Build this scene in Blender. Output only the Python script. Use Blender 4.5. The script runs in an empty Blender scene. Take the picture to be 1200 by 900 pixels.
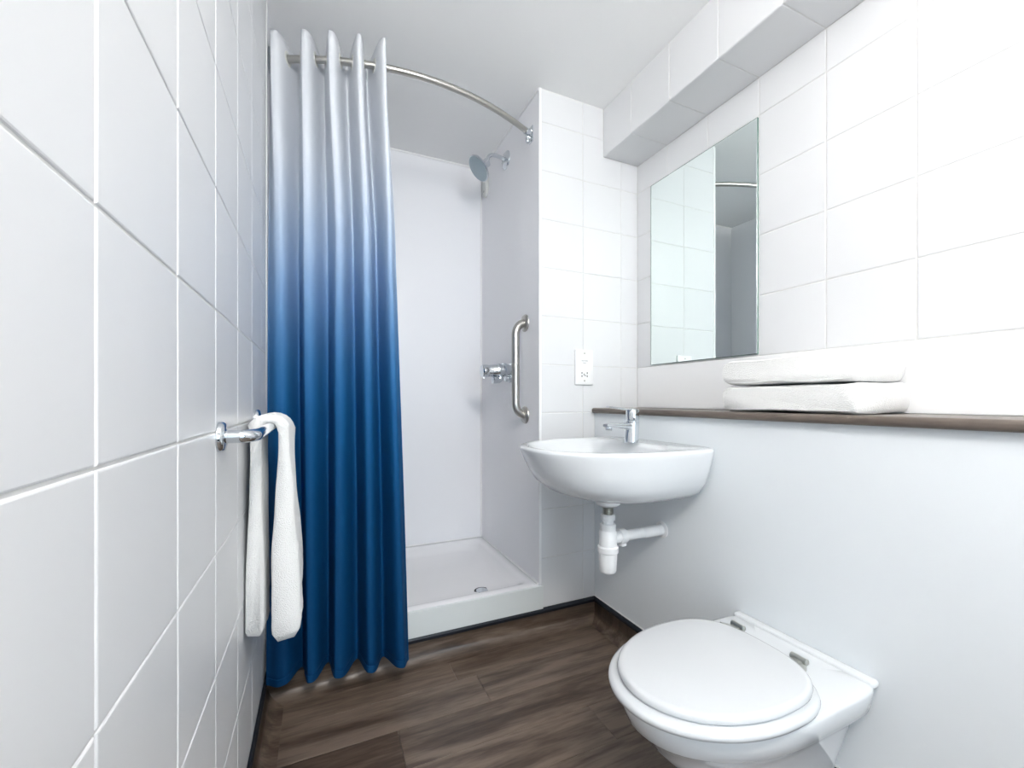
import bpy, bmesh, math, random
from mathutils import Vector, Matrix, noise
random.seed(7)
PI = math.pi
scene = bpy.context.scene
COL = scene.collection

# ------------------------------------------------------------------ camera
FPX = 500.0            # focal length in pixels of the 1200 x 900 frame
HORIZON = 469.0
YAW = math.radians(24.3)
cam_d = bpy.data.cameras.new('camera')
cam = bpy.data.objects.new('camera', cam_d); COL.objects.link(cam)
cam.location = (0, 0, 1.0)
cam.rotation_euler = (PI/2, 0, -YAW)
cam_d.sensor_width = 36; cam_d.sensor_fit = 'HORIZONTAL'
cam_d.lens = 36*FPX/1200
cam_d.shift_y = (HORIZON-450)/1200
cam_d.clip_start = 0.02
scene.camera = cam

# ------------------------------------------------------------------ world, exposure, lights
w = bpy.data.worlds.new('world'); scene.world = w; w.use_nodes = True
bg = w.node_tree.nodes['Background']
bg.inputs[0].default_value = (0.80, 0.90, 1.0, 1); bg.inputs[1].default_value = 0.06
vs = scene.view_settings
vs.view_transform = 'Standard'; vs.look = 'None'; vs.gamma = 1; vs.use_curve_mapping = False
vs.exposure = 1.13

def area(name, loc, target, sx, sy, watts, col):
    d = bpy.data.lights.new(name, 'AREA'); d.shape = 'RECTANGLE'; d.size = sx; d.size_y = sy
    d.energy = watts; d.color = col
    o = bpy.data.objects.new(name, d); COL.objects.link(o); o.location = loc
    o.rotation_euler = (Vector(target)-Vector(loc)).to_track_quat('-Z', 'Y').to_euler()
    return o
# added unseen lights: a globe behind the camera and a fill through the doorway
ADDED_GLOBE = (0.26, -0.44, 2.04); ADDED_GLOBE_E = 36.0     # globe light added behind the camera to brighten the room (built at the end)
area('added_doorway_fill', (0.50, -2.30, 1.30), (0.50, 1.0, 1.35), 1.70, 1.80, 24, (0.72, 0.87, 1.0))  # fill light added beyond the doorway to even out the room

# ------------------------------------------------------------------ room measures (metres)
XL = -0.162; YB = 1.634; XP = 1.156; XM = 1.405; XS = 0.868; YS = 2.354; YR = -0.75
ZC = 2.354; ZCAP = 0.10; ZSOF = 2.131; XSOF = 1.204; ZSH = 0.965
TP = 0.2105                                   # tile pitch up the wall
ZJ = [0.10] + [0.3138+TP*k for k in range(10)] + [ZC]

# ------------------------------------------------------------------ materials
def mat(name, col, rough=0.5, metal=0.0, coat=0.0, spec=0.5):
    m = bpy.data.materials.new(name); m.use_nodes = True
    b = m.node_tree.nodes['Principled BSDF']
    b.inputs['Base Color'].default_value = (*col, 1)
    b.inputs['Roughness'].default_value = rough
    b.inputs['Metallic'].default_value = metal
    b.inputs['Coat Weight'].default_value = coat
    b.inputs['Specular IOR Level'].default_value = spec
    return m
def nd(m, t, **kw):
    n = m.node_tree.nodes.new(t)
    for k, v in kw.items(): setattr(n, k, v)
    return n
def lk(m, a, b): m.node_tree.links.new(a, b)
def P(m): return m.node_tree.nodes['Principled BSDF']
def add_bump(m, scale, strength, dist=0.002, detail=3.0, stretch=None):
    tc = nd(m, 'ShaderNodeTexCoord'); nz = nd(m, 'ShaderNodeTexNoise')
    nz.inputs['Scale'].default_value = scale; nz.inputs['Detail'].default_value = detail
    if stretch:
        mp = nd(m, 'ShaderNodeMapping'); mp.inputs['Scale'].default_value = stretch
        lk(m, tc.outputs['Object'], mp.inputs[0]); lk(m, mp.outputs[0], nz.inputs['Vector'])
    else:
        lk(m, tc.outputs['Object'], nz.inputs['Vector'])
    bp = nd(m, 'ShaderNodeBump'); bp.inputs['Strength'].default_value = strength
    bp.inputs['Distance'].default_value = dist
    lk(m, nz.outputs['Fac'], bp.inputs['Height']); lk(m, bp.outputs[0], P(m).inputs['Normal'])
def mottled(m, c1, c2, scale):
    tc = nd(m, 'ShaderNodeTexCoord'); nz = nd(m, 'ShaderNodeTexNoise'); nz.inputs['Scale'].default_value = scale
    cr = nd(m, 'ShaderNodeValToRGB'); cr.color_ramp.elements[0].color = (*c1, 1); cr.color_ramp.elements[1].color = (*c2, 1)
    cr.color_ramp.elements[0].position = 0.35; cr.color_ramp.elements[1].position = 0.65
    lk(m, tc.outputs['Object'], nz.inputs['Vector']); lk(m, nz.outputs['Fac'], cr.inputs[0])
    lk(m, cr.outputs[0], P(m).inputs['Base Color'])

M = {}
M['tile'] = mat('glazed_tile', (0.745, 0.75, 0.76), 0.33); add_bump(M['tile'], 7, 0.10, 0.004, 1.0)
M['grout'] = mat('grout', (0.80, 0.795, 0.78), 0.8); mottled(M['grout'], (0.69, 0.685, 0.67), (0.74, 0.735, 0.725), 40)
M['ceiling'] = mat('ceiling_paint', (0.95, 0.95, 0.945), 0.7); add_bump(M['ceiling'], 220, 0.05)
M['panel'] = mat('wall_panel', (0.81, 0.845, 0.87), 0.30); add_bump(M['panel'], 160, 0.03)
M['shower'] = mat('shower_panel', (0.90, 0.90, 0.925), 0.33); add_bump(M['shower'], 120, 0.03)
M['splash'] = mat('splash_panel', (0.92, 0.92, 0.925), 0.30); add_bump(M['splash'], 160, 0.03)
M['paint'] = mat('wall_paint', (0.80, 0.80, 0.80), 0.6); add_bump(M['paint'], 150, 0.05)
M['whitetrim'] = mat('white_trim', (0.90, 0.90, 0.90), 0.35); add_bump(M['whitetrim'], 90, 0.02)
M['ceramic'] = mat('white_ceramic', (0.74, 0.76, 0.775), 0.07, coat=0.3); add_bump(M['ceramic'], 5, 0.02)
M['acrylic'] = mat('tray_acrylic', (0.88, 0.87, 0.88), 0.14); add_bump(M['acrylic'], 6, 0.02)
M['fascia'] = mat('tray_fascia', (0.74, 0.77, 0.76), 0.30); add_bump(M['fascia'], 90, 0.03)
M['seatplastic'] = mat('seat_plastic', (0.66, 0.675, 0.69), 0.13, coat=0.2); add_bump(M['seatplastic'], 5, 0.02)
M['plastic'] = mat('white_plastic', (0.88, 0.88, 0.88), 0.28); add_bump(M['plastic'], 60, 0.03)
M['chrome'] = mat('chrome', (0.70, 0.73, 0.76), 0.08, 1.0); add_bump(M['chrome'], 14, 0.02)
M['steel'] = mat('brushed_steel', (0.50, 0.485, 0.455), 0.33, 1.0); add_bump(M['steel'], 60, 0.08, stretch=(1, 1, 14))
M['hinge'] = mat('hinge_metal', (0.52, 0.52, 0.48), 0.28, 1.0); add_bump(M['hinge'], 60, 0.05)
M['black'] = mat('black_cap_strip', (0.008, 0.011, 0.018), 0.4); add_bump(M['black'], 80, 0.05)
M['darkhole'] = mat('dark_slot', (0.02, 0.02, 0.022), 0.6); add_bump(M['darkhole'], 90, 0.05)
M['grey'] = mat('grey_print', (0.30, 0.31, 0.33), 0.6); add_bump(M['grey'], 90, 0.02)
M['ivory'] = mat('ivory_plastic', (0.80, 0.80, 0.76), 0.35); add_bump(M['ivory'], 60, 0.03)
M['mirror'] = mat('mirror_silver', (0.86, 0.92, 0.905), 0.0, 1.0)
_tc = nd(M['mirror'], 'ShaderNodeTexCoord'); _nz = nd(M['mirror'], 'ShaderNodeTexNoise'); _nz.inputs['Scale'].default_value = 3
_cr = nd(M['mirror'], 'ShaderNodeValToRGB'); _cr.color_ramp.elements[0].color = (0.84, 0.91, 0.895, 1); _cr.color_ramp.elements[1].color = (0.86, 0.925, 0.91, 1)
lk(M['mirror'], _tc.outputs['Object'], _nz.inputs['Vector']); lk(M['mirror'], _nz.outputs['Fac'], _cr.inputs[0]); lk(M['mirror'], _cr.outputs[0], P(M['mirror']).inputs['Base Color'])
M['glassedge'] = mat('glass_edge', (0.10, 0.20, 0.17), 0.2); add_bump(M['glassedge'], 50, 0.02)
M['facehead'] = mat('shower_rubber_face', (0.36, 0.44, 0.48), 0.35, 0.3); add_bump(M['facehead'], 300, 0.2)

def wood(name, ramp, along, rough, per_object=True, sc=2.2):
    m = mat(name, (0.1, 0.08, 0.06), rough)
    tc = nd(m, 'ShaderNodeTexCoord')
    geo = nd(m, 'ShaderNodeNewGeometry')
    mp = nd(m, 'ShaderNodeMapping')
    mp.inputs['Scale'].default_value = along
    if per_object:
        oi = nd(m, 'ShaderNodeObjectInfo'); mul = nd(m, 'ShaderNodeMath', operation='MULTIPLY'); mul.inputs[1].default_value = 37.0
        cx = nd(m, 'ShaderNodeCombineXYZ'); lk(m, oi.outputs['Random'], mul.inputs[0])
        for k in range(3): lk(m, mul.outputs[0], cx.inputs[k])
        lk(m, cx.outputs[0], mp.inputs['Location'])
    lk(m, geo.outputs['Position'], mp.inputs['Vector'])
    n1 = nd(m, 'ShaderNodeTexNoise'); n1.inputs['Scale'].default_value = sc; n1.inputs['Detail'].default_value = 7; n1.inputs['Distortion'].default_value = 0.7
    n2 = nd(m, 'ShaderNodeTexNoise'); n2.inputs['Scale'].default_value = sc*7; n2.inputs['Detail'].default_value = 5
    lk(m, mp.outputs[0], n1.inputs['Vector']); lk(m, mp.outputs[0], n2.inputs['Vector'])
    mx = nd(m, 'ShaderNodeMath', operation='MULTIPLY_ADD'); mx.inputs[1].default_value = 0.35
    lk(m, n2.outputs['Fac'], mx.inputs[0]); lk(m, n1.outputs['Fac'], mx.inputs[2])
    if per_object:
        ad = nd(m, 'ShaderNodeMath', operation='MULTIPLY_ADD'); ad.inputs[1].default_value = 0.16
        lk(m, oi.outputs['Random'], ad.inputs[0]); lk(m, mx.outputs[0], ad.inputs[2]); src = ad
    else:
        src = mx
    cr = nd(m, 'ShaderNodeValToRGB'); e = cr.color_ramp.elements
    e[0].position = ramp[0][0]; e[0].color = (*ramp[0][1], 1); e[1].position = ramp[-1][0]; e[1].color = (*ramp[-1][1], 1)
    for p, c in ramp[1:-1]:
        q = e.new(p); q.color = (*c, 1)
    lk(m, src.outputs[0], cr.inputs[0]); lk(m, cr.outputs[0], P(m).inputs['Base Color'])
    bp = nd(m, 'ShaderNodeBump'); bp.inputs['Strength'].default_value = 0.15; bp.inputs['Distance'].default_value = 0.001
    lk(m, n2.outputs['Fac'], bp.inputs['Height']); lk(m, bp.outputs[0], P(m).inputs['Normal'])
    return m
WR = [(0.42, (0.032, 0.021, 0.0145)), (0.62, (0.085, 0.057, 0.040)), (0.86, (0.190, 0.140, 0.106))]
M['plank'] = wood('vinyl_plank', WR, (1.0, 9.0, 9.0), 0.34)
M['cove_x'] = wood('vinyl_cove', WR, (1.0, 9.0, 9.0), 0.34, False)
M['cove_y'] = wood('vinyl_cove_end', WR, (9.0, 9.0, 1.0), 0.34, False)
M['shelf'] = wood('shelf_laminate', [(0.45, (0.085, 0.068, 0.056)), (0.65, (0.14, 0.113, 0.094)), (0.85, (0.20, 0.165, 0.14))], (9, 1.0, 9), 0.35, False, 3)

# ombre dyed curtain: the dye runs from white at the hem tape down to deep blue
m = mat('ombre_fabric', (0.1, 0.3, 0.6), 0.65); M['curtain'] = m
geo = nd(m, 'ShaderNodeNewGeometry'); sp = nd(m, 'ShaderNodeSeparateXYZ'); lk(m, geo.outputs['Position'], sp.inputs[0])
mr = nd(m, 'ShaderNodeMapRange'); mr.inputs[1].default_value = 0.06; mr.inputs[2].default_value = 2.24
lk(m, sp.outputs['Z'], mr.inputs[0])
cr = nd(m, 'ShaderNodeValToRGB'); cr.color_ramp.interpolation = 'B_SPLINE'
e = cr.color_ramp.elements
e[0].position = 0.0; e[0].color = (0.001, 0.062, 0.185, 1)
e[1].position = 1.0; e[1].color = (0.92, 0.93, 0.95, 1)
for p, c in [(0.28, (0.002, 0.090, 0.26)), (0.41, (0.008, 0.130, 0.35)), (0.485, (0.04, 0.20, 0.46)), (0.55, (0.13, 0.32, 0.60)), (0.615, (0.31, 0.49, 0.74)), (0.675, (0.52, 0.66, 0.84)), (0.74, (0.71, 0.79, 0.90)), (0.82, (0.86, 0.89, 0.94))]:
    q = e.new(p); q.color = (*c, 1)
lk(m, mr.outputs[0], cr.inputs[0]); lk(m, cr.outputs[0], P(m).inputs['Base Color'])
P(m).inputs['Specular IOR Level'].default_value = 0.25
tcc = nd(m, 'ShaderNodeTexCoord'); wv = nd(m, 'ShaderNodeTexNoise'); wv.inputs['Scale'].default_value = 700
lk(m, tcc.outputs['Object'], wv.inputs['Vector'])
bp = nd(m, 'ShaderNodeBump'); bp.inputs['Strength'].default_value = 0.08; bp.inputs['Distance'].default_value = 0.001
lk(m, wv.outputs['Fac'], bp.inputs['Height']); lk(m, bp.outputs[0], P(m).inputs['Normal'])
out = m.node_tree.nodes['Material Output']
tl = nd(m, 'ShaderNodeBsdfTranslucent'); lk(m, cr.outputs[0], tl.inputs[0])
mxs = nd(m, 'ShaderNodeMixShader'); mxs.inputs[0].default_value = 0.34
lk(m, P(m).outputs[0], mxs.inputs[1]); lk(m, tl.outputs[0], mxs.inputs[2]); lk(m, mxs.outputs[0], out.inputs[0])

m = mat('terry_cotton', (0.86, 0.855, 0.84), 0.95); M['terry'] = m
P(m).inputs['Sheen Weight'].default_value = 0.3
tcc = nd(m, 'ShaderNodeTexCoord'); v1 = nd(m, 'ShaderNodeTexVoronoi'); v1.inputs['Scale'].default_value = 420
n1 = nd(m, 'ShaderNodeTexNoise'); n1.inputs['Scale'].default_value = 60
lk(m, tcc.outputs['Object'], v1.inputs['Vector']); lk(m, tcc.outputs['Object'], n1.inputs['Vector'])
mm = nd(m, 'ShaderNodeMath', operation='ADD'); lk(m, v1.outputs['Distance'], mm.inputs[0]); lk(m, n1.outputs['Fac'], mm.inputs[1])
bp = nd(m, 'ShaderNodeBump'); bp.inputs['Strength'].default_value = 0.5; bp.inputs['Distance'].default_value = 0.003
lk(m, mm.outputs[0], bp.inputs['Height']); lk(m, bp.outputs[0], P(m).inputs['Normal'])

m = mat('added_globe_glow', (0.9, 0.9, 0.9), 0.4); M['added_light'] = m  # emission of the globe light added behind the camera
P(m).inputs['Emission Color'].default_value = (1, 0.975, 0.94, 1); P(m).inputs['Emission Strength'].default_value = ADDED_GLOBE_E

# ------------------------------------------------------------------ mesh helpers
def mesh_obj(name, bm, material, parent=None, smooth=False, angle=None):
    me = bpy.data.meshes.new(name)
    bmesh.ops.recalc_face_normals(bm, faces=bm.faces)
    bm.to_mesh(me); bm.free()
    me.materials.append(M[material] if isinstance(material, str) else material)
    if smooth:
        me.polygons.foreach_set('use_smooth', [True]*len(me.polygons))
        if angle: me.set_sharp_from_angle(angle=math.radians(angle))
    o = bpy.data.objects.new(name, me); COL.objects.link(o)
    if parent:
        o.parent = parent
        o.matrix_parent_inverse = parent_world(parent).inverted()
    return o
def parent_world(p):
    mtx = p.matrix_basis.copy()
    if p.parent: mtx = parent_world(p.parent) @ p.matrix_parent_inverse @ mtx
    return mtx
def empty(name, loc, label, cat, group=None):
    o = bpy.data.objects.new(name, None); COL.objects.link(o); o.location = loc; o.empty_display_size = 0.05
    tag(o, label, cat, group); return o
def tag(o, label, cat, group=None):
    o['label'] = label; o['category'] = cat
    if group: o['group'] = group
    return o
def struct(o, label, cat):
    o['kind'] = 'structure'; o['label'] = label; o['category'] = cat; return o
def box_bm(x0, x1, y0, y1, z0, z1, bevel=0.0, seg=2, bm=None):
    b = bmesh.new()
    r = bmesh.ops.create_cube(b, size=1.0)
    for v in b.verts:
        v.co = Vector((x0+(v.co.x+.5)*(x1-x0), y0+(v.co.y+.5)*(y1-y0), z0+(v.co.z+.5)*(z1-z0)))
    if bevel: bmesh.ops.bevel(b, geom=b.edges[:], offset=bevel, segments=seg, profile=0.5, affect='EDGES')
    if bm is not None:
        me = bpy.data.meshes.new('tmp'); b.to_mesh(me); b.free(); bm.from_mesh(me); bpy.data.meshes.remove(me); return bm
    return b
def loft(loops, cap0=True, cap1=True, closed=True, bm=None):
    bm = bm or bmesh.new(); rows = []
    for L in loops: rows.append([bm.verts.new(p) for p in L])
    n = len(rows[0])
    for a, b in zip(rows[:-1], rows[1:]):
        for i in range(n if closed else n-1):
            j = (i+1) % n
            bm.faces.new((a[i], a[j], b[j], b[i]))
    if cap0: bm.faces.new(rows[0][::-1])
    if cap1: bm.faces.new(rows[-1])
    return bm
def frame_for(d):
    d = d.normalized(); up = Vector((0, 0, 1)) if abs(d.z) < 0.95 else Vector((1, 0, 0))
    a = d.cross(up).normalized(); return a, a.cross(d).normalized()
def tube(pts, rad, n=16, caps=True, bm=None):
    pts = [Vector(p) for p in pts]; k = len(pts)
    rads = rad if isinstance(rad, (list, tuple)) else [rad]*k
    loops = []; prev = None
    for i, p in enumerate(pts):
        d = pts[min(i+1, k-1)]-pts[max(i-1, 0)]; d.normalize()
        if prev is None: a, b = frame_for(d)
        else:
            a = (prev - d*prev.dot(d)).normalized(); b = a.cross(d).normalized()
        prev = a
        loops.append([p+(a*math.cos(2*PI*q/n)+b*math.sin(2*PI*q/n))*rads[i] for q in range(n)])
    return loft(loops, caps, caps, True, bm)
def ring_lathe(origin, axis, r_in, r_out, t, n=28):
    """flat washer with a round hole"""
    o = Vector(origin); d = Vector(axis).normalized(); a, b = frame_for(d)
    P_ = [(0, r_in), (0, r_out-.001), (t/2, r_out), (t, r_out-.001), (t, r_in), (0, r_in)]
    loops = [[o+d*q+(a*math.cos(2*PI*k/n)+b*math.sin(2*PI*k/n))*r for k in range(n)] for q, r in P_]
    bm = loft(loops, False, False, True); bmesh.ops.remove_doubles(bm, verts=bm.verts, dist=1e-6); return bm
def lathe(origin, axis, prof, n=32, bm=None):
    """prof: list of (distance along axis, radius)"""
    o = Vector(origin); d = Vector(axis).normalized(); a, b = frame_for(d)
    loops = [[o+d*t+(a*math.cos(2*PI*q/n)+b*math.sin(2*PI*q/n))*max(r, 1e-4) for q in range(n)] for t, r in prof]
    return loft(loops, True, True, True, bm)
def round_path(pts, r, seg=8):
    pts = [Vector(p) for p in pts]; out = [pts[0]]
    for i in range(1, len(pts)-1):
        p = pts[i]; a = (pts[i-1]-p); b = (pts[i+1]-p)
        rr = min(r, a.length*.49, b.length*.49); A = p+a.normalized()*rr; B = p+b.normalized()*rr
        for s in range(seg+1):
            t = s/seg; out.append(A*(1-t)**2 + p*2*t*(1-t) + B*t*t)
    out.append(pts[-1]); return out
def arc(c, u, v, r, a0, a1, n): 
    c, u, v = Vector(c), Vector(u), Vector(v)
    return [c+u*(r*math.cos(a0+(a1-a0)*k/n))+v*(r*math.sin(a0+(a1-a0)*k/n)) for k in range(n+1)]
def extrude_profile(prof, p0f, p1f, closed=True):
    return loft([[p0f(a, b) for a, b in prof], [p1f(a, b) for a, b in prof]], closed, closed, closed)

# ------------------------------------------------------------------ room shell
def shell(name, dims, material, label, cat, bevel=0):
    return struct(mesh_obj(name, box_bm(*dims, bevel=bevel), material), label, cat)
floor = shell('floor', (XL-.1, XM+.1, YR-.1, YS+.1, -0.12, -0.005), 'grout', 'dark wood-look vinyl plank floor', 'floor')
ceiling = shell('ceiling', (XL-.1, XM+.1, YR-.1, YS+.1, ZC, ZC+.08), 'ceiling', 'plain white painted ceiling', 'ceiling')
wall_left = shell('wall_left', (XL-.1, XL-.0018, YR-.1, YB+.004, -.005, ZC), 'grout', 'white tiled wall behind the chrome towel rail', 'wall')
wall_back = shell('wall_back', (XS+.006, XM+.1, YB+.0018, YS+.1, -.005, ZC), 'grout', 'white tiled wall end beside the shower, carrying the shaver socket', 'wall')
wall_right = shell('wall_right', (XM+.0018, XM+.1, YR-.1, YB+.0018, -.005, ZC), 'grout', 'white tiled recess wall carrying the mirror', 'wall')
wall_right_lower = shell('wall_right_lower', (XP, XM+.0018, YR, YB+.0018, -.005, 0.941), 'panel', 'smooth pale panelled boxing below the shelf behind basin and toilet', 'wall')
soffit = shell('ceiling_bulkhead', (XSOF+.0018, XM+.0018, YR, YB+.0018, ZSOF+.0018, ZC), 'grout', 'white tiled bulkhead under the ceiling above the mirror', 'bulkhead')
wall_shower_back = shell('wall_shower_back', (XL-.006, XS+.006, YS, YS+.1, -.005, ZC), 'shower', 'smooth pale back panel of the shower', 'wall')
wall_shower_side = shell('wall_shower_side', (XS, XS+.006, YB+.0, YS, -.005, ZC), 'shower', 'smooth pale shower side panel with grab rail and mixer', 'wall')
wall_shower_left = shell('wall_shower_left', (XL-.006, XL, YB+.002, YS, -.005, ZC), 'shower', 'smooth shower panel hidden behind the curtain', 'wall')
# entrance end, unseen behind the camera: wall with a doorway opening added for light
bm = bmesh.new()
box_bm(XL-.006, -0.02, YR-.1, YR, -.005, ZC, bm=bm); box_bm(0.96, XM+.006, YR-.1, YR, -.005, ZC, bm=bm); box_bm(-0.02, 0.96, YR-.1, YR, 2.03, ZC, bm=bm)
struct(mesh_obj('wall_front', bm, 'paint'), 'plain white entrance wall with an unseen doorway opening added to let light in', 'wall')
bm = bmesh.new()
box_bm(-0.06, -0.01, YR-.11, YR+.012, 0, 2.07, 0.003, 1, bm); box_bm(0.95, 1.00, YR-.11, YR+.012, 0, 2.07, 0.003, 1, bm); box_bm(-0.01, 0.95, YR-.11, YR+.012, 2.02, 2.07, 0.003, 1, bm)
struct(mesh_obj('door_1', bm, 'whitetrim'), 'white door frame around the unseen opening added to let light in', 'door frame')

# white corner beads of the shower panels
def bead(n, dims, parent_label):
    return struct(mesh_obj(n, box_bm(*dims, bevel=.002, seg=1), 'whitetrim'), parent_label, 'trim')
bead('trim_1', (XS-.008, XS, YS-.008, YS, .2, ZC), 'slim white corner bead in the shower corner')
bead('trim_2', (XL, XS-.008, YS-.006, YS, ZC-.010, ZC), 'slim white bead between shower back panel and ceiling')
bead('trim_3', (XS-.006, XS, YB+.004, YS-.008, ZC-.010, ZC), 'slim white bead between shower side panel and ceiling')
bead('trim_4', (XS-.003, XS+.010, YB-.002, YB+.004, .2, ZC), 'white edge bead where the tiled wall end meets the shower')
bead('trim_5', (XL, XL+.003, YB-.006, YB+.006, .2, ZC), 'white edge bead where left wall tiles meet the shower')

# tiles: one shared mesh per size
TILE = {}
GAP = 0.0030
def tile_mesh(wd, ht):
    k = (round(wd, 4), round(ht, 4))
    if k in TILE: return TILE[k]
    a, b = wd/2, ht/2; r = 0.0022; t = 0.006; s0 = 0.0
    bm = bmesh.new()
    L = lambda ins, z: [(-a+ins, -b+ins, z), (a-ins, -b+ins, z), (a-ins, b-ins, z), (-a+ins, b-ins, z)]
    loft([L(0, 0), L(0, t-.0016), L(r*.35, t-.0005), L(r, t)], False, True, True, bm)
    me = bpy.data.meshes.new('tile'); bmesh.ops.recalc_face_normals(bm, faces=bm.faces); bm.to_mesh(me); bm.free()
    me.materials.append(M['tile']); TILE[k] = me; return me
def tile_field(parent, uj, vj, place):
    """place(u, v) -> (location of tile base centre, rotation matrix 3x3 with columns u, v, outward normal)"""
    for u0, u1 in zip(uj[:-1], uj[1:]):
        for v0, v1 in zip(vj[:-1], vj[1:]):
            if u1-u0 < .012 or v1-v0 < .012: continue
            o = bpy.data.objects.new('tile', tile_mesh(u1-u0-GAP, v1-v0-GAP)); COL.objects.link(o)
            loc, U, V, N = place((u0+u1)/2, (v0+v1)/2)
            R = Matrix((U, V, N)).transposed().to_4x4()
            o.matrix_basis = Matrix.Translation(loc) @ R @ Matrix.Rotation(0, 4, 'X')
            o.rotation_euler.x += random.uniform(-.0012, .0012); o.rotation_euler.z += random.uniform(-.0008, .0008)
            o.parent = parent
V3 = Vector
# left wall (normal +X): u runs along -Y so that (u, v, n) is right handed
lj = [YR]+[1.522-.2152*k for k in range(10, -1, -1)]+[YB-.006]
lj = [lj[0]]+[v for v in lj[1:] if v > YR+.03]
tile_field(wall_left, lj, ZJ, lambda u, v: (V3((XL-.006, u, v)), V3((0, 1, 0)), V3((0, 0, 1)), V3((1, 0, 0))))
# wall end (normal -Y)
nb = lambda u, v: (V3((u, YB+.006, v)), V3((1, 0, 0)), V3((0, 0, 1)), V3((0, -1, 0)))
tile_field(wall_back, [XS+.008, 1.0907, XP], ZJ[:5], nb)
tile_field(wall_back, [XS+.008, 1.0907, 1.3057, XM], ZJ[4:10], nb)
tile_field(wall_back, [XS+.008, 1.0907], ZJ[9:], nb)
tile_field(wall_back, [1.0907, XSOF], ZJ[10:], nb)
tile_field(wall_back, [1.3057, XM], [ZJ[9], ZSOF], nb)
g_ = GAP/2
Lp = [(1.0907+g_, ZJ[9]+g_), (1.3057-g_, ZJ[9]+g_), (1.3057-g_, ZSOF-g_), (XSOF-.0005, ZSOF-g_), (XSOF-.0005, ZJ[10]-g_), (1.0907+g_, ZJ[10]-g_)]
mesh_obj('tile', loft([[V3((a, YB+.006, b)) for a, b in Lp], [V3((a, YB, b)) for a, b in Lp]]), 'tile', wall_back)
# recess wall, bulkhead face (normal -X) and bulkhead underside (normal -Z)
rj = [1.440-.2165*k for k in range(0, 11)]; rj = [YB]+[v for v in rj if v > YR+.03]+[YR]; rj = rj[::-1]
tile_field(wall_right, rj, ZJ[5:10]+[ZSOF], lambda u, v: (V3((XM+.006, u, v)), V3((0, 1, 0)), V3((0, 0, 1)), V3((-1, 0, 0))))
tile_field(soffit, rj, [ZSOF, ZC], lambda u, v: (V3((XSOF+.006, u, v)), V3((0, 1, 0)), V3((0, 0, 1)), V3((-1, 0, 0))))
tile_field(soffit, rj, [XSOF, XM], lambda u, v: (V3((v, u, ZSOF+.006)), V3((0, 1, 0)), V3((1, 0, 0)), V3((0, 0, -1))))
# smooth splash panel between shelf and mirror
mesh_obj('splash_panel', box_bm(XM-.0005, XM+.006, YR, YB, ZSH, ZJ[5]-.001, .0015, 1), 'splash', wall_right)

# ------------------------------------------------------------------ floor planks, coved edge and black cap strip
CR = 0.052
PLK = {}
def plank(x0, x1, y0, y1):
    k = (round(x1-x0, 4), round(y1-y0, 4))
    if k not in PLK:
        a, b = (x1-x0)/2-.0004, (y1-y0)/2-.0004; bm = bmesh.new()
        L = lambda ins, z: [(-a+ins, -b+ins, z), (a-ins, -b+ins, z), (a-ins, b-ins, z), (-a+ins, b-ins, z)]
        loft([L(0, -.005), L(0, -.0006), L(.0008, 0)], False, True, True, bm)
        me = bpy.data.meshes.new('plank'); bmesh.ops.recalc_face_normals(bm, faces=bm.faces); bm.to_mesh(me); bm.free(); me.materials.append(M['plank']); PLK[k] = me
    o = bpy.data.objects.new('plank', PLK[k]); COL.objects.link(o); o.location = ((x0+x1)/2, (y0+y1)/2, 0); o.parent = floor
PX0, PX1, PY0, PY1 = XL+CR, XP-CR, YR, YB-CR
ys = [PY1]; y = 1.470
while y > PY0+.03: ys.append(y); y -= 0.150
ys.append(PY0); ys = ys[::-1]
offs = [0.52, 0.216, 0.80, 0.05, 0.62, 0.33, 0.95, 0.45]
for i, (a, b) in enumerate(zip(ys[:-1], ys[1:])):
    idx = int(round((1.470-b)/0.150)) if b <= 1.471 else -1
    cut = sorted([offs[idx % 8]+d for d in (-0.92, 0, 0.92)])
    cut = [PX0]+[c for c in cut if PX0+.04 < c < PX1-.04]+[PX1]
    for c, d in zip(cut[:-1], cut[1:]): plank(c, d, a, b)
# cove: profile of (distance from the wall, height)
cove = [(.004, ZCAP-.012), (.004, CR+.004)]+[(CR+.004-CR*math.cos(t*PI/2/7), CR+.0005-CR*math.sin(t*PI/2/7)) for t in range(0, 8)]
def cove_run(name, side, mat_, label):
    def pt(end):
        def f(d, z):
            if side == 'left': return (XL+d, (YR if end == 0 else YB-d), z)
            if side == 'right': return (XP-d, (YR if end == 0 else YB-d), z)
            return ((XL+d if end == 0 else XP-d), YB-d, z)
        return f
    prof = cove+[(CR+.004, -.004), (0.0, -.004), (0.0, ZCAP-.012)]
    o = mesh_obj(name, extrude_profile(prof, pt(0), pt(1)), mat_, None, True, 50)
    return struct(o, label, 'baseboard')
cove_run('baseboard_left', 'left', 'cove_x', 'wood-look vinyl turned up the left tiled wall')
cove_run('baseboard_right', 'right', 'cove_y', 'wood-look vinyl turned up the panelled boxing')
cove_run('baseboard_back', 'back', 'cove_x', 'wood-look vinyl turned up under the shower tray')
def cap_run(name, side, label):
    prof = [(0, ZCAP-.022), (.008, ZCAP-.022), (.010, ZCAP-.010), (.005, ZCAP), (0, ZCAP)]
    def pt(end):
        def f(d, z):
            if side == 'left': return (XL+d, (YR if end == 0 else YB-d), z)
            if side == 'right': return (XP-d, (YR if end == 0 else YB-d), z)
            return ((XL+d if end == 0 else XP-d), YB-d, z)
        return f
    struct(mesh_obj(name, extrude_profile(prof, pt(0), pt(1)), 'black'), label, 'trim')
cap_run('trim_6', 'left', 'black capping strip along the foot of the left tiled wall')
cap_run('trim_7', 'right', 'black capping strip along the foot of the panelled boxing')
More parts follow.
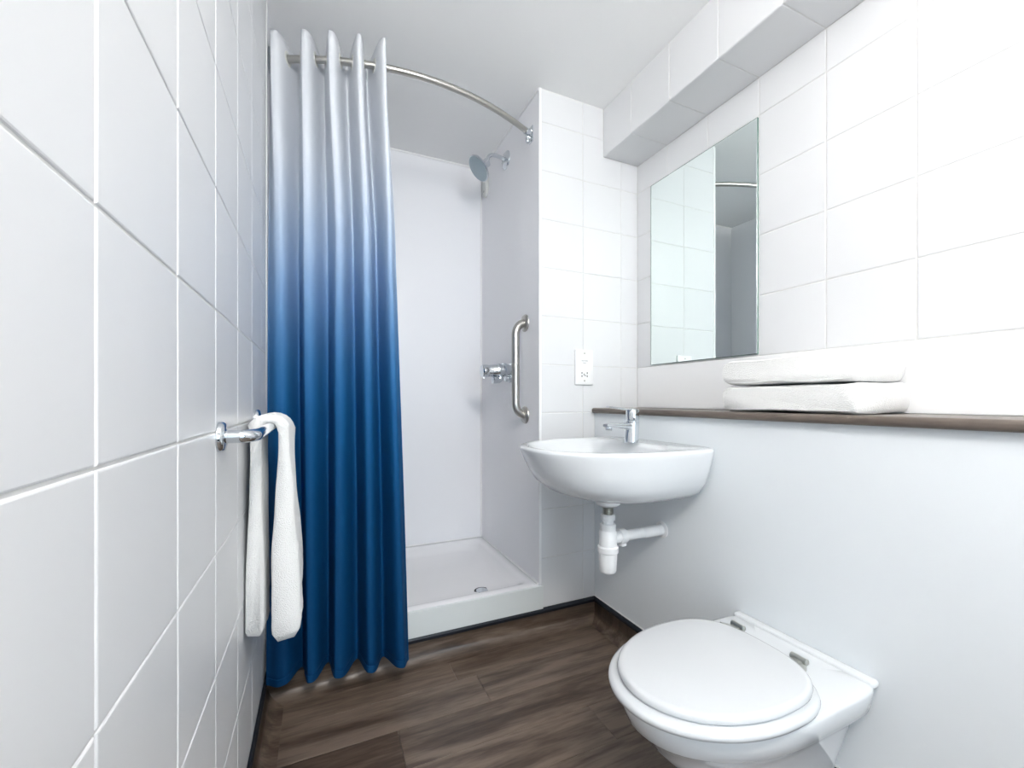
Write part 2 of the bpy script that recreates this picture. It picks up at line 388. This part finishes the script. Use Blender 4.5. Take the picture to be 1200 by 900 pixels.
bead('trim_9', (XP-.003, XP, YR, YB, ZCAP, ZCAP+.006), 'thin white sealant line above the black strip on the boxing')
cap_run('trim_8', 'back', 'black capping strip under the shower tray front')

# ------------------------------------------------------------------ shower tray
tray = empty('shower_tray', ((XL+XS)/2, 2.0, ZCAP), 'low white shower tray with a rounded sunken floor behind the curtain', 'shower tray')
def rrect(x0, x1, y0, y1, r, z, n=6):
    pts = []
    for cx, cy, a in ((x1-r, y0+r, -PI/2), (x1-r, y1-r, 0), (x0+r, y1-r, PI/2), (x0+r, y0+r, PI)):
        for k in range(n+1):
            t = a+PI/2*k/n; pts.append((cx+r*math.cos(t), cy+r*math.sin(t), z))
    return pts
x0, x1, y0, y1 = XL+.001, XS-.001, YB-.002, YS-.001
ins = lambda L, R_, F, B, r, z: rrect(x0+L, x1-R_, y0+F, y1-B, r, z)
mesh_obj('tray_body', loft([ins(0, 0, 0, 0, .004, .105), ins(0, 0, 0, 0, .004, .190), ins(.001, .001, .002, .001, .006, .199), ins(.005, .005, .006, .005, .01, .203),
    ins(.030, .030, .034, .030, .03, .203), ins(.038, .038, .042, .038, .04, .200), ins(.046, .048, .054, .046, .05, .190), ins(.062, .066, .075, .062, .065, .168),
    ins(.085, .09, .10, .085, .07, .161), ins(.20, .20, .16, .25, .06, .158)]), 'acrylic', tray, True, 40)
mesh_obj('front_panel', box_bm(XL+.001, XS+.012, YB-.014, YB-.002, ZCAP+.001, .2005, .002, 2), 'fascia', tray)
mesh_obj('sealant', box_bm(XL, XS, YS-.006, YS, .199, .209, .002, 1), 'whitetrim', tray)
mesh_obj('sealant', box_bm(XS-.006, XS, YB+.004, YS-.006, .199, .209, .002, 1), 'whitetrim', tray)
dr = mesh_obj('drain', lathe((.655, 1.775, .158), (0, 0, 1), [(0, .026), (.002, .026), (.004, .024), (.005, .016), (.0052, 0)], 32), 'chrome', tray, True, 50)
mesh_obj('drain_gap', lathe((.655, 1.775, .1575), (0, 0, 1), [(0, .034), (.0014, .034), (.0016, .028)], 32), 'darkhole', tray)

# ------------------------------------------------------------------ curtain rail
RX0, RX1, RZ = XL, XS, 2.19
def rod_y(x):                                    # shallow bow towards the room
    t = (x-(RX0+RX1)/2)/((RX1-RX0)/2)
    return 1.568+.150*t*t*(1.0-.05*t*t)
rail = empty('curtain_rail', (RX1, rod_y(RX1), RZ), 'bowed brushed-steel shower curtain rail between the two shower walls', 'curtain rail')
pts = [(RX0+.022+(RX1-RX0-.044)*k/48, rod_y(RX0+.022+(RX1-RX0-.044)*k/48), RZ) for k in range(49)]
mesh_obj('rod', tube(pts, .0118, 20), 'steel', rail, True, 60)
for s, xw in ((1, RX0), (-1, RX1)):
    yw = rod_y(xw)
    fl = mesh_obj('bracket', box_bm(*sorted((xw, xw+s*.006)), yw-.020, yw+.020, RZ-.036, RZ+.036, .0025, 2), 'chrome', rail, True, 40)
    mesh_obj('bracket_eye', tube([(xw+s*.004, yw-.003, RZ+.020), (xw+s*.019, yw-.003, RZ+.019), (xw+s*.024, yw-.003, RZ+.005), (xw+s*.022, yw-.003, RZ-.012), (xw+s*.004, yw-.003, RZ-.018)], .006, 12), 'chrome', fl, True, 60)
    mesh_obj('collar', tube([(xw+s*.016, rod_y(xw+s*.016), RZ), (xw+s*.040, rod_y(xw+s*.040), RZ)], .0145, 20), 'chrome', rail, True, 50)
    mesh_obj('clamp_screw', lathe((xw+s*.020, yw-.004, RZ-.024), (0, 0, -1), [(0, .009), (.012, .010), (.016, .008), (.016, .004)], 16), 'chrome', fl, True, 40)

# ------------------------------------------------------------------ shower curtain
ZT, ZB = 2.240, 0.100
# pleat crests (towards the room) and valleys (towards the shower), at top, middle and foot
CT = [(-.148, 0), (-.066, 1), (-.052, 0), (.018, 1), (.030, 0), (.094, 1), (.121, 0), (.160, 1), (.203, 0), (.222, .75)]
CM = [(-.126, 0), (-.066, 1), (-.044, 0), (.027, 1), (.055, 0), (.112, 1), (.142, 0), (.190, 1), (.219, 0), (.250, .8)]
CB = [(-.106, 0), (-.050, 1), (-.030, 0), (.030, 1), (.050, 0), (.122, 1), (.152, 0), (.205, 1), (.250, 0), (.284, .7)]
CT = [(-.156, .6)]+CT; CM = [(-.157, .5)]+CM; CB = [(-.153, .3)]+CB
NU, NV = 26, 60
def lerp(a, b, t): return a+(b-a)*t
def smooth(t): t = max(0, min(1, t)); return t*t*(3-2*t)
def fold_row(z):
    h = (ZT-z)/(ZT-ZB)
    knots = []
    for (xa, pa), (xb, pb), (xc, pc) in zip(CT, CM, CB):
        x = lerp(xa, xb, smooth(h/.35)) if h < .35 else lerp(xb, xc, (h-.35)/.65)
        knots.append((x, lerp(pa, pc, h)))
    row = []
    for (xa, pa), (xb, pb) in zip(knots[:-1], knots[1:]):
        for k in range(NU):
            t = k/NU; s = 0.5-.5*math.cos(PI*t)
            row.append((lerp(xa, xb, t), lerp(pa, pb, s)))
    row.append(knots[-1])
    out = []
    for x, p in row:
        ctop = rod_y(x)
        cy = lerp(ctop, 1.572-.20*(x+.10), smooth(h*1.05)); amp = lerp(.070, .046, smooth(h))
        amp *= 1-.15*smooth((h-.15)/.3)*(1-smooth((h-.6)/.4))
        yy = cy+((max(p, 0)**1.45)*2-1)*amp
        wob = .004*h*noise.noise(V3((x*22, z*1.6, 3.1)))
        out.append(V3((max(x+wob*.6, XL+.004), yy+wob, z+.004*h*math.sin(x*60))))
    return out
cur = empty('shower_curtain', (0.05, 1.55, ZB), 'floor-length shower curtain fading from white at the top to deep blue', 'shower curtain')
zs = sorted(set([lerp(ZT, ZB, k/NV) for k in range(NV+1) if abs(lerp(ZT, ZB, k/NV)-RZ) > .026]+[RZ+.0025*k for k in range(-9, 10)]), reverse=True)
bm = loft([fold_row(z) for z in zs], False, False, False)
def rod_gap(p): return math.hypot(p.y-rod_y(p.x), p.z-RZ)
bmesh.ops.delete(bm, geom=[f for f in bm.faces if min(rod_gap(v.co) for v in f.verts) < .0142], context='FACES')   # the eyelet holes
ob = mesh_obj('curtain_cloth', bm, 'curtain', cur, True)
md = ob.modifiers.new('thick', 'SOLIDIFY'); md.thickness = .0016; md.offset = 0
# hem
rows = [fold_row(z) for z in (ZB+.022, ZB+.020, ZB+.001, ZB-.001)]
hb = loft(rows, False, False, False); ho = mesh_obj('hem', hb, 'curtain', cur, True); md = ho.modifiers.new('thick', 'SOLIDIFY'); md.thickness = .0036; md.offset = 0
# metal eyelets where the rail passes through the cloth
row = fold_row(RZ)
for a, b in zip(row[:-1], row[1:]):
    fa = a.y-rod_y(a.x); fb = b.y-rod_y(b.x)
    if fa*fb < 0:
        t = fa/(fa-fb); p = a.lerp(b, t); d = (b-a).normalized()
        nrm = V3((d.y, -d.x, 0))
        if nrm.x < 0: nrm = -nrm
        mesh_obj('eyelet', ring_lathe(p-nrm*.002, nrm, .0145, .0240, .004), 'ivory', cur, True, 50)

# ------------------------------------------------------------------ shower head
sx, sy, sz = XS, 1.993, 2.222
sh = empty('shower_rose', (sx, sy, sz), 'round chrome shower head on a short arm from the shower wall', 'shower head')
mesh_obj('wall_flange', lathe((sx, sy, sz), (-1, 0, 0), [(0, .046), (.003, .046), (.008, .038), (.011, .020), (.013, .014)], 32), 'chrome', sh, True, 60)
hp = V3((.758, sy-.012, 2.180))
arm = [V3((sx-.004, sy, sz)), V3((sx-.040, sy-.001, sz+.008)), V3((sx-.075, sy-.005, sz+.006)), V3((sx-.100, sy-.009, sz-.010)), hp]
ap = []
for i in range(len(arm)-1):
    p0, p1, p2, p3 = arm[max(i-1, 0)], arm[i], arm[i+1], arm[min(i+2, len(arm)-1)]
    for k in range(6):
        t = k/6; ap.append(.5*((2*p1)+(p2-p0)*t+(2*p0-5*p1+4*p2-p3)*t*t+(3*p1-p0-3*p2+p3)*t**3))
ap.append(hp)
mesh_obj('arm', tube(ap, .0095, 16), 'chrome', sh, True, 60)
hd = V3((-.74, .0, -.67)).normalized()
mesh_obj('swivel_joint', lathe(hp-hd*.006, hd, [(0, .014), (.004, .021), (.030, .022), (.034, .018)], 28), 'chrome', sh, True, 40)
mesh_obj('head', lathe(hp+hd*.022, hd, [(0, .020), (.008, .026), (.022, .052), (.032, .064), (.038, .065), (.041, .062)], 40), 'chrome', sh, True, 50)
mesh_obj('spray_face', lathe(hp+hd*.0625, hd, [(0, .061), (.0015, .061), (.003, .055), (.0035, .0)], 40), 'facehead', sh, True, 50)
# tongue shaped white holder on the side wall near the corner
pl = empty('hose_retainer', (XS, 2.27, 2.20), 'small white tongue-shaped plate with a screw under the shower head', 'wall plate')
def tongue(x):
    L = [(2.240, 2.29), (2.310, 2.29)]
    L += [(2.275+.035*math.cos(t), 2.200+.045*math.sin(t)) for t in [-k*PI/12 for k in range(0, 13)]]
    return [V3((x, a, b)) for a, b in L]
def tongue_scaled(x, s):
    return [V3((x, 2.275+(p.y-2.275)*s, 2.225+(p.z-2.225)*s)) for p in tongue(0)]
mesh_obj('plate', loft([tongue_scaled(XS, 1), tongue_scaled(XS-.012, 1), tongue_scaled(XS-.016, .9)]), 'ivory', pl, True, 40)
mesh_obj('screw', lathe((XS-.0155, 2.275, 2.185), (-1, 0, 0), [(0, .006), (.002, .006), (.003, .004)], 14), 'hinge', pl, True, 50)

# ------------------------------------------------------------------ shower mixer
my, mz = 1.925, 1.150
mx_ = empty('shower_mixer', (XS, my, mz), 'chrome cylindrical shower mixer sticking out of the wall beside the grab rail', 'mixer tap')
ax = V3((-1, -.02, -.075)).normalized()
mesh_obj('wall_flange', lathe((XS, my, mz), (-1, 0, 0), [(0, .036), (.004, .036), (.012, .030), (.014, .024)], 28), 'chrome', mx_, True, 50)
mesh_obj('body', lathe((XS-.010, my, mz), ax, [(0, .026), (.022, .027), (.024, .034), (.036, .035), (.039, .032), (.040, .028), (.052, .028), (.054, .032), (.064, .0325), (.067, .030), (.118, .0285)], 32), 'chrome', mx_, True, 40)
hb_ = V3((XS-.010, my, mz))+ax*.118
mesh_obj('handle', lathe(hb_, ax, [(0, .0300), (.003, .0310), (.028, .0310), (.032, .027), (.033, .015)], 32), 'chrome', mx_, True, 40)
mesh_obj('lever', tube([hb_+ax*.016+V3((0, 0, -.01)), hb_+ax*.018+V3((-.004, -.004, -.034))], [.006, .005], 12), 'chrome', mx_, True, 50)
el = V3((XS-.010, my, mz))+ax*.052
mesh_obj('outlet_elbow', tube(round_path([el+V3((0, 0, -.010)), el+V3((0, 0, -.050)), el+V3((-.036, -.006, -.048))], .02, 8), .0150, 16), 'chrome', mx_, True, 50)
mesh_obj('outlet_nut', lathe(el+V3((-.026, -.005, -.0485)), (-1, -.15, .03), [(0, .0175), (.002, .0195), (.016, .0195), (.018, .015)], 6), 'chrome', mx_)
mesh_obj('check_valve', lathe((XS-.002, my+.01, mz-.044), (-1, 0, 0), [(0, .019), (.010, .019), (.012, .014), (.030, .014)], 20), 'chrome', mx_, True, 50)

# ------------------------------------------------------------------ grab rail
gy, gt, gb, so = 1.772, 1.356, .932, .050
gr = empty('grab_rail', (XS, gy, gb), 'vertical brushed-steel grab rail on the shower side panel', 'grab rail')
path = []
for k in range(11):
    a = PI/2*k/10; path.append((XS-.004-(so-.004)*math.sin(a), gy, gt-.058*(1-math.cos(a))))
path += [(p[0], p[1], gt+gb-p[2]) for p in path[::-1]]
mesh_obj('rail', tube(path, .0180, 20), 'steel', gr, True, 60)
for z in (gt, gb):
    mesh_obj('flange', lathe((XS, gy, z), (-1, 0, 0), [(0, .040), (.004, .040), (.009, .036), (.011, .026), (.012, .017)], 32), 'steel', gr, True, 50)

# ------------------------------------------------------------------ shaver socket
sk = empty('shaver_socket', (1.0935, YB, 1.149), 'white double-height shaver socket plate on the tiled wall end', 'socket')
mesh_obj('plate', box_bm(1.0455, 1.1415, YB-.010, YB+.0, 1.070, 1.228, .003, 2), 'plastic', sk, True, 40)
cxk = 1.0935
for z in (1.212, 1.088):
    mesh_obj('screw', lathe((cxk, YB-.0095, z), (0, -1, 0), [(0, .0042), (.0012, .0042), (.0018, .003)], 14), 'hinge', sk, True, 50)
for dx, dz, wd, ht in ((-.014, .007, .004, .008), (-.014, -.007, .004, .008), (.014, .007, .004, .008), (.014, -.007, .004, .008), (-.003, .000, .003, .009), (.004, -.004, .003, .007)):
    mesh_obj('pin_hole', box_bm(cxk+dx-wd/2, cxk+dx+wd/2, YB-.0106, YB-.009, 1.116+dz-ht/2, 1.116+dz+ht/2), 'darkhole', sk)
def text(name, body, loc, rot, size, material, parent):
    c = bpy.data.curves.new(name, 'FONT'); c.body = body; c.size = size; c.align_x = 'CENTER'; c.align_y = 'CENTER'; c.extrude = .0002
    t = bpy.data.objects.new(name, c); COL.objects.link(t)
    t.location = loc; t.rotation_euler = rot
    dg = bpy.context.evaluated_depsgraph_get(); me = bpy.data.meshes.new_from_object(t.evaluated_get(dg)); me.materials.clear(); me.materials.append(M[material])
    o = bpy.data.objects.new(name, me); COL.objects.link(o); o.location = loc; o.rotation_euler = rot
    bpy.data.objects.remove(t); o.parent = parent; o.matrix_parent_inverse = parent_world(parent).inverted(); return o
text('printed_legend', 'SHAVERS', (cxk, YB-.0103, 1.178), (PI/2, 0, 0), .0085, 'grey', sk)
text('printed_legend', 'ONLY', (cxk, YB-.0103, 1.168), (PI/2, 0, 0), .0075, 'grey', sk)

# ------------------------------------------------------------------ wood shelf
sf = tag(mesh_obj('shelf', box_bm(XP-.022, XM-.001, YR+.004, YB-.002, .9415, ZSH, .0095, 4), 'shelf', None, True, 50), 'long dark wood-grain shelf with rounded front edge above the basin', 'shelf')

# ------------------------------------------------------------------ mirror
mir = empty('wall_mirror', (XM, 1.273, 1.162), 'frameless rectangular mirror on the tiled recess wall', 'mirror')
mesh_obj('glass', box_bm(XM-.0055, XM-.0003, 1.0086, 1.538, 1.162, 1.992), 'glassedge', mir)
def mrect(i_, x): return [V3((x, a, b)) for a, b in ((1.0088+i_, 1.1622+i_), (1.5378-i_, 1.1622+i_), (1.5378-i_, 1.9918-i_), (1.0088+i_, 1.9918-i_))]
bm = loft([mrect(0.0012, XM-.0055), mrect(.0022, XM-.0062)], False, True)
mesh_obj('silvered_face', bm, 'mirror', mir)

# ------------------------------------------------------------------ wash basin
BY, HW, RIM = 1.210, .278, .845
def dloop(cx, cy, front, back, hw, nf, nbk, z, n=72):
    """D shaped outline: front half towards -X, squarer back half towards the wall"""
    out = []
    for k in range(n):
        t = 2*PI*k/n; c, s = math.cos(t), math.sin(t)
        e = nf if c > 0 else nbk; L = front if c > 0 else back
        out.append(V3((cx-L*math.copysign(abs(c)**(2/e), c), cy+hw*math.copysign(abs(s)**(2/e), s), z)))
    return out
bas = empty('wash_basin', (XP, BY, .66), 'white ceramic D-shaped wash basin hung on the panelled boxing', 'basin')
CX = XP-.20
def outer(f, hw, z, nb_=7): return dloop(CX, BY, f, XP-CX, hw, 2.25, nb_, z)
loops = [outer(.07, .09, .672), outer(.130, .140, .674), outer(.195, .178, .682), outer(.255, .210, .702), outer(.300, .236, .735),
         outer(.326, .250, .775), outer(.341, .260, .805), outer(.350, .266, .826), outer(.354, .269, .838), outer(.354, .269, .8435), outer(.349, .265, .847), outer(.340, .257, .848)]
icx = CX-.045
inner = lambda f, b, hw, z, nf=2.2, nb_=3.0: dloop(icx, BY, f, b, hw, nf, nb_, z)
loops += [inner(.288, .118, .236, .849), inner(.278, .110, .228, .845), inner(.268, .104, .220, .834), inner(.240, .095, .196, .792), inner(.190, .080, .155, .748), inner(.110, .055, .095, .722), inner(.035, .030, .032, .716)]
# the rear deck carries the tap, slightly raised
ob = mesh_obj('bowl', loft(loops), 'ceramic', bas, True)
mesh_obj('waste_plug', lathe((icx, BY, .7150), (0, 0, 1), [(0, .026), (.003, .030), (.006, .028), (.008, .012)], 28), 'chrome', bas, True, 50)
mesh_obj('overflow_hole', lathe((icx+.0935, BY-.012, .800), (-1, 0, .45), [(0, .009), (.005, .009), (.0052, .006)], 20), 'hinge', bas, True, 50)

# ------------------------------------------------------------------ basin tap
TX, TY = 1.012, BY
tp = empty('basin_tap', (TX, TY, .850), 'chrome single-lever mixer tap on the rear deck of the basin', 'tap')
mesh_obj('base_ring', lathe((TX, TY, .8490), (0, 0, 1), [(0, .028), (.003, .028), (.004, .0265)], 28), 'chrome', tp, True, 50)
mesh_obj('body', loft([[V3((TX+.006*h+(.0255-.002*h)*math.cos(2*PI*k/28), TY+(.0255-.002*h)*math.sin(2*PI*k/28), .852+.074*h)) for k in range(28)] for h in (0, .3, .7, 1.0)]), 'chrome', tp, True, 50)
spz = .902
def spout_loop(x, z, a, b): return [V3((x, TY+a*math.copysign(abs(math.cos(2*PI*k/20))**.7, math.cos(2*PI*k/20)), z+b*math.copysign(abs(math.sin(2*PI*k/20))**.7, math.sin(2*PI*k/20)))) for k in range(20)]
spt = mesh_obj('spout', loft([spout_loop(TX-.004, .906, .019, .016), spout_loop(TX-.030, .909, .0165, .0105), spout_loop(TX-.070, .911, .0150, .0080), spout_loop(TX-.104, .9125, .0145, .0070), spout_loop(TX-.112, .9125, .0125, .0055)]), 'chrome', tp, True, 50)
mesh_obj('aerator', lathe((TX-.096, TY, .908), (-.10, 0, -1), [(0, .0115), (.010, .0118), (.013, .0105)], 24), 'chrome', spt, True, 50)
hd_ = mesh_obj('handle', loft([[V3((TX+.006+r*math.cos(2*PI*k/28), TY+r*math.sin(2*PI*k/28), z)) for k in range(28)] for z, r in ((.928, .0228), (.932, .0238), (.962, .0230), (.968, .0215))]), 'chrome', tp, True, 40)
mesh_obj('lever', loft([spout_loop(TX+.012, .9655, .0185, .0045), spout_loop(TX-.030, .9685, .0150, .0038), spout_loop(TX-.080, .9745, .0110, .0030), spout_loop(TX-.102, .9770, .0095, .0024)]), 'chrome', hd_, True, 50)

# ------------------------------------------------------------------ bottle trap
tx, ty = icx+.0, BY
tr = empty('bottle_trap', (tx, ty, .41), 'white plastic bottle trap with side pipe under the basin', 'waste trap')
def ring(name, prof, material, n=32, ang=40): return mesh_obj(name, lathe((tx, ty, 0), (0, 0, 1), prof, n), material, tr, True, ang)
ring('waste_flange', [(.634, .030), (.642, .041), (.676, .043)], 'plastic')
thr = [(.602, .0165)]
for k in range(6): thr += [(.604+.0045*k, .0185), (.6062+.0045*k, .0165)]
ring('threaded_tail', thr+[(.634, .0185)], 'hinge')
ring('lock_nut', [(.584, .018), (.588, .025), (.602, .026), (.606, .022)], 'plastic', 10)
ring('neck', [(.558, .019), (.590, .019)], 'plastic')
ring('top_nut', [(.548, .024), (.551, .0275), (.570, .0275), (.574, .024)], 'plastic', 14)
ring('trap_body', [(.492, .030), (.500, .0305), (.546, .0305), (.553, .026)], 'plastic')
ring('trap_collar', [(.474, .033), (.477, .036), (.494, .036), (.498, .032)], 'plastic', 18)
ring('trap_bottle', [(.404, .020), (.407, .026), (.412, .029), (.440, .0305), (.478, .032)], 'plastic')
oz = .522
def pipe(name, a, b, r, rb=None): return mesh_obj(name, lathe((tx+a, ty, oz), (1, 0, 0), [(0, r*.9), (.003, r), (b-a-.003, rb or r), (b-a, (rb or r)*.93)], 28), 'plastic', tr, True, 40)
W_ = XP-tx
pipe('outlet_socket', .022, .050, .0215); pipe('outlet_nut', .046, .072, .0265); pipe('waste_pipe', .060, W_-.072, .0185); pipe('pipe_sleeve', W_-.095, W_-.006, .0205)
mesh_obj('wall_flange', lathe((XP, ty, oz), (-1, 0, 0), [(0, .030), (.004, .030), (.008, .024)], 28), 'plastic', tr, True, 50)
mesh_obj('nut_lug', box_bm(tx+.050, tx+.072, ty-.012, ty+.008, oz-.034, oz-.022, .003, 2), 'plastic', tr, True, 40)

# ------------------------------------------------------------------ toilet
WY = .712
wc = empty('toilet', (XP-.3, WY, 0), 'white ceramic toilet with closed lid against the panelled boxing', 'toilet')
wx = XP-.235
def wl(front, back, hw, z, nf=2.1, nb_=5.0, cx=wx, n=72): return dloop(cx, WY, front, back, hw, nf, nb_, z, n)
pan = [wl(.10, .225, .100, 0.0, 2.3, 7), wl(.105, .23, .103, .012, 2.3, 7), wl(.095, .233, .098, .06, 2.3, 7), wl(.105, .234, .102, .105, 2.2, 7), wl(.150, .2345, .112, .150, 2.1, 7),
       wl(.215, .2345, .125, .200, 2.1, 8), wl(.262, .2345, .139, .250, 2.1, 8), wl(.286, .2345, .156, .287, 2.1, 9), wl(.302, .2345, .168, .296, 2.1, 9), wl(.310, .2345, .175, .303, 2.1, 9), wl(.320, .2345, .181, .330, 2.1, 9), wl(.325, .2345, .184, .350, 2.1, 9), wl(.322, .2345, .182, .357, 2.1, 9), wl(.312, .2340, .175, .360, 2.1, 9),
       wl(.22, .17, .13, .361), wl(.1, .1, .06, .361)]
body = mesh_obj('pan', loft(pan), 'ceramic', wc, True, 60)
# raised ledge against the wall
mesh_obj('rear_ledge', box_bm(XP-.030, XP-.0005, WY-.176, WY+.180, .350, .368, .008, 4), 'ceramic', wc, True, 60)
# seat ring and lid
def sl(front, back, hw, z, nf=2.05, nb_=2.7): return dloop(.838, WY-.003, front, back, hw, nf, nb_, z)
seat = [sl(.255, .165, .178, .3625), sl(.264, .172, .187, .366), sl(.266, .174, .189, .373), sl(.264, .172, .187, .379), sl(.256, .167, .180, .3835)]
mesh_obj('seat', loft(seat), 'seatplastic', wc, True, 60)
lid = [sl(.237, .166, .168, .3845), sl(.242, .170, .1725, .387), sl(.243, .171, .1735, .392), sl(.2415, .1695, .172, .3975), sl(.238, .166, .169, .4015), sl(.228, .159, .161, .403), sl(.12, .09, .09, .4040), sl(.04, .03, .03, .4042)]
mesh_obj('lid', loft(lid), 'seatplastic', wc, True, 60)
for hy in (WY+.090, WY-.072):
    h_ = mesh_obj('hinge', box_bm(1.012, 1.046, hy-.012, hy+.012, .361, .390, .004, 2), 'hinge', wc, True, 40)
    mesh_obj('hinge_arm', loft([[V3((1.016, hy+a*.011, .388+b*.004)) for a, b in ((-1, -1), (1, -1), (1, 1), (-1, 1))], [V3((.985, hy+a*.016, .400+b*.003)) for a, b in ((-1, -1), (1, -1), (1, 1), (-1, 1))]]), 'hinge', h_)
    mesh_obj('hinge_pin', lathe((1.034, hy-.020, .389), (0, 1, 0), [(0, .005), (.002, .0075), (.038, .0075), (.040, .005)], 18), 'hinge', h_, True, 50)
bf = mesh_obj('lid_stop', box_bm(1.000, 1.016, WY-.030, WY+.002, .3835, .3960, .004, 2), 'seatplastic', wc, True, 40)

# ------------------------------------------------------------------ towel rail on the left wall
ry0, ry1, rx, rz = .900, 1.385, -.108, .935
tb = empty('towel_rail', (XL, ry1, rz), 'chrome towel rail with rounded corners on the left tiled wall', 'towel rail')
mesh_obj('bar', tube(round_path([(XL+.004, ry1, rz+.012), (rx-.01, ry1, rz+.010), (rx, ry1-.02, rz), (rx, ry0+.02, rz), (rx-.012, ry0, rz), (XL+.004, ry0, rz)], .030, 8), .0118, 20), 'chrome', tb, True, 60)
for y_, z_ in ((ry1, rz+.012), (ry0, rz)):
    mesh_obj('wall_disc', lathe((XL, y_, z_), (1, 0, 0), [(0, .027), (.006, .027), (.010, .024), (.012, .014)], 28), 'chrome', tb, True, 50)

# ------------------------------------------------------------------ towel hung over the rail
tw = None
def towel_section(y, s):
    """closed outline in the X-Z plane of a thick cloth folded over the bar; s = 0..1 along the bar"""
    edge = min(s, 1-s)*2
    puff = .80+.20*min(1, edge*6)**.5
    cxm = rx; outp = []
    def w_(z, k): return .006*noise.noise(V3((z*9+k, y*9, k*3.7)))+.0035*noise.noise(V3((z*34+k, y*30, k*1.7)))*smooth((.62-z)/.12)
    N = 44
    zb_r = .424+.012*math.sin(s*5); zb_l = .436+.010*math.cos(s*4)
    mid = lambda h: lerp(-.0775, -.0725, h)   # outer leg centre line
    half_r = lambda h: puff*lerp(.0140, .0330, smooth(h*1.3))
    half_l = lambda h: puff*lerp(.0140, .0225, smooth(h))
    R = []; L = []
    # outer face of the room-side leg going up
    for k in range(N+1):
        h = 1-k/N; z = lerp(.925, zb_r, h)
        tip = math.sin(min(1, (1-h)*16+.50)*PI/2)
        R.append(V3((mid(h)+half_r(h)*tip+w_(z, 1), y, z)))
    # over the top
    top = []
    for k in range(1, 10):
        a = PI*k/10; top.append(V3((-.1095+.0455*math.cos(a), y, .928+.040*math.sin(a)*(.75+.25*puff))))
    Lo = []
    for k in range(N+1):
        h = k/N; z = lerp(.925, zb_l, h); tip = math.sin(min(1, (1-h)*16+.50)*PI/2)
        Lo.append(V3((max(-.1375-.004*h-half_l(h)*tip*.9+w_(z, 2)*.5, XL+.003), y, z)))
    Li = []
    for k in range(N+1):
        h = 1-k/N; z = lerp(.922, zb_l-.004, h); tip = math.sin(min(1, (1-h)*16+.50)*PI/2)
        Li.append(V3((-.1375-.004*h+half_l(h)*tip*.9+w_(z, 3)*.4, y, z)))
    und = []
    for k in range(1, 8):
        a = PI-PI*k/8; und.append(V3((rx+.0150*math.cos(a), y, .930+.0175*math.sin(a))))
    Ri = []
    for k in range(N+1):
        h = k/N; z = lerp(.922, zb_r-.004, h); tip = math.sin(min(1, (1-h)*16+.50)*PI/2)
        Ri.append(V3((mid(h)-half_r(h)*tip+w_(z, 4)*.4, y, z)))
    return R+top+Lo+Li+und+Ri
NS = 16
secs = []
for k in range(NS+1):
    s = k/NS; secs.append(towel_section(lerp(1.165, 1.325, s), s))
ob = tag(mesh_obj('hand_towel', loft(secs), 'terry', None, True), 'white terry hand towel hanging over the chrome rail', 'towel')

# ------------------------------------------------------------------ two folded towels on the shelf
def folded(name, x0, x1, y0, y1, z0, z1, label, seed):
    prof = []; r = (z1-z0)/2; n = 16
    for k in range(n+1):                                   # rounded fold facing the back wall (+Y)
        a = -PI/2+PI*k/n
        c, s = math.cos(a), math.sin(a)
        prof.append((y1-r*.75+r*.75*abs(c)**.85, (z0+z1)/2+r*math.copysign(abs(s)**.62, s)))
    for k in range(1, 12): prof.append((lerp(y1-r*.75, y0, k/12), z1))
    for k in range(n//2+1): 
        a = PI/2+PI*k/(n//2); prof.append((y0+.012*math.cos(a), (z0+z1)/2+r*math.sin(a)))
    for k in range(1, 12): prof.append((lerp(y0, y1-r*.75, k/12), z0))
    secs = []; NX = 14; cy, cz = (y0+y1)/2, (z0+z1)/2
    for i in range(NX+1):
        t = i/NX; e = min(t, 1-t)*2; sc = 1-.16*(1-min(1, e*3.2))**2.2
        L = []
        for (a, b) in prof:
            yy = cy+(a-cy)*(1-(1-sc)*.28); zz = cz+(b-cz)*sc
            d = noise.noise(V3((t*3+seed, yy*11, zz*14)))*.0045
            sag = -.004*math.sin(max(0, (yy-y0)/(y1-y0))*PI)*(1 if b > cz else 0)
            L.append(V3((lerp(x0, x1, t), yy+d, max(z0, zz+d+sag) if b < cz else zz+d+sag)))
        secs.append(L)
    return tag(mesh_obj(name, loft(secs), 'terry', None, True, 70), label, 'towel', 'folded towels on the shelf')
folded('folded_towel', 1.150, 1.390, .585, .955, ZSH+.0015, ZSH+.080, 'white folded bath towel lying on the wooden shelf, lower of two', 2.0)
folded('folded_towel', 1.154, 1.388, .590, .957, ZSH+.081, ZSH+.160, 'white folded bath towel, upper of two stacked on the shelf', 9.0)

# ------------------------------------------------------------------ globe light added over the entrance end, out of view
lx, ly, lz = ADDED_GLOBE
cl = empty('added_globe_light', (lx, ly, ZC), 'round opal globe on a short stem, added out of view to light the room', 'added_light')
mesh_obj('ceiling_rose', lathe((lx, ly, ZC-.0005), (0, 0, -1), [(0, .055), (.010, .055), (.022, .040), (.026, .012)], 32), 'whitetrim', cl, True, 50)
mesh_obj('stem', tube([(lx, ly, ZC-.02), (lx, ly, lz+.135)], .008, 14), 'chrome', cl, True, 50)
mesh_obj('gallery', lathe((lx, ly, lz+.118), (0, 0, 1), [(0, .055), (.012, .055), (.024, .036), (.030, .010)], 32), 'chrome', cl, True, 50)
mesh_obj('globe', lathe((lx, ly, lz), (0, 0, 1), [(.13*math.sin(-PI/2+PI*k/20), .13*math.cos(-PI/2+PI*k/20)) for k in range(21)], 40), 'added_light', cl, True)
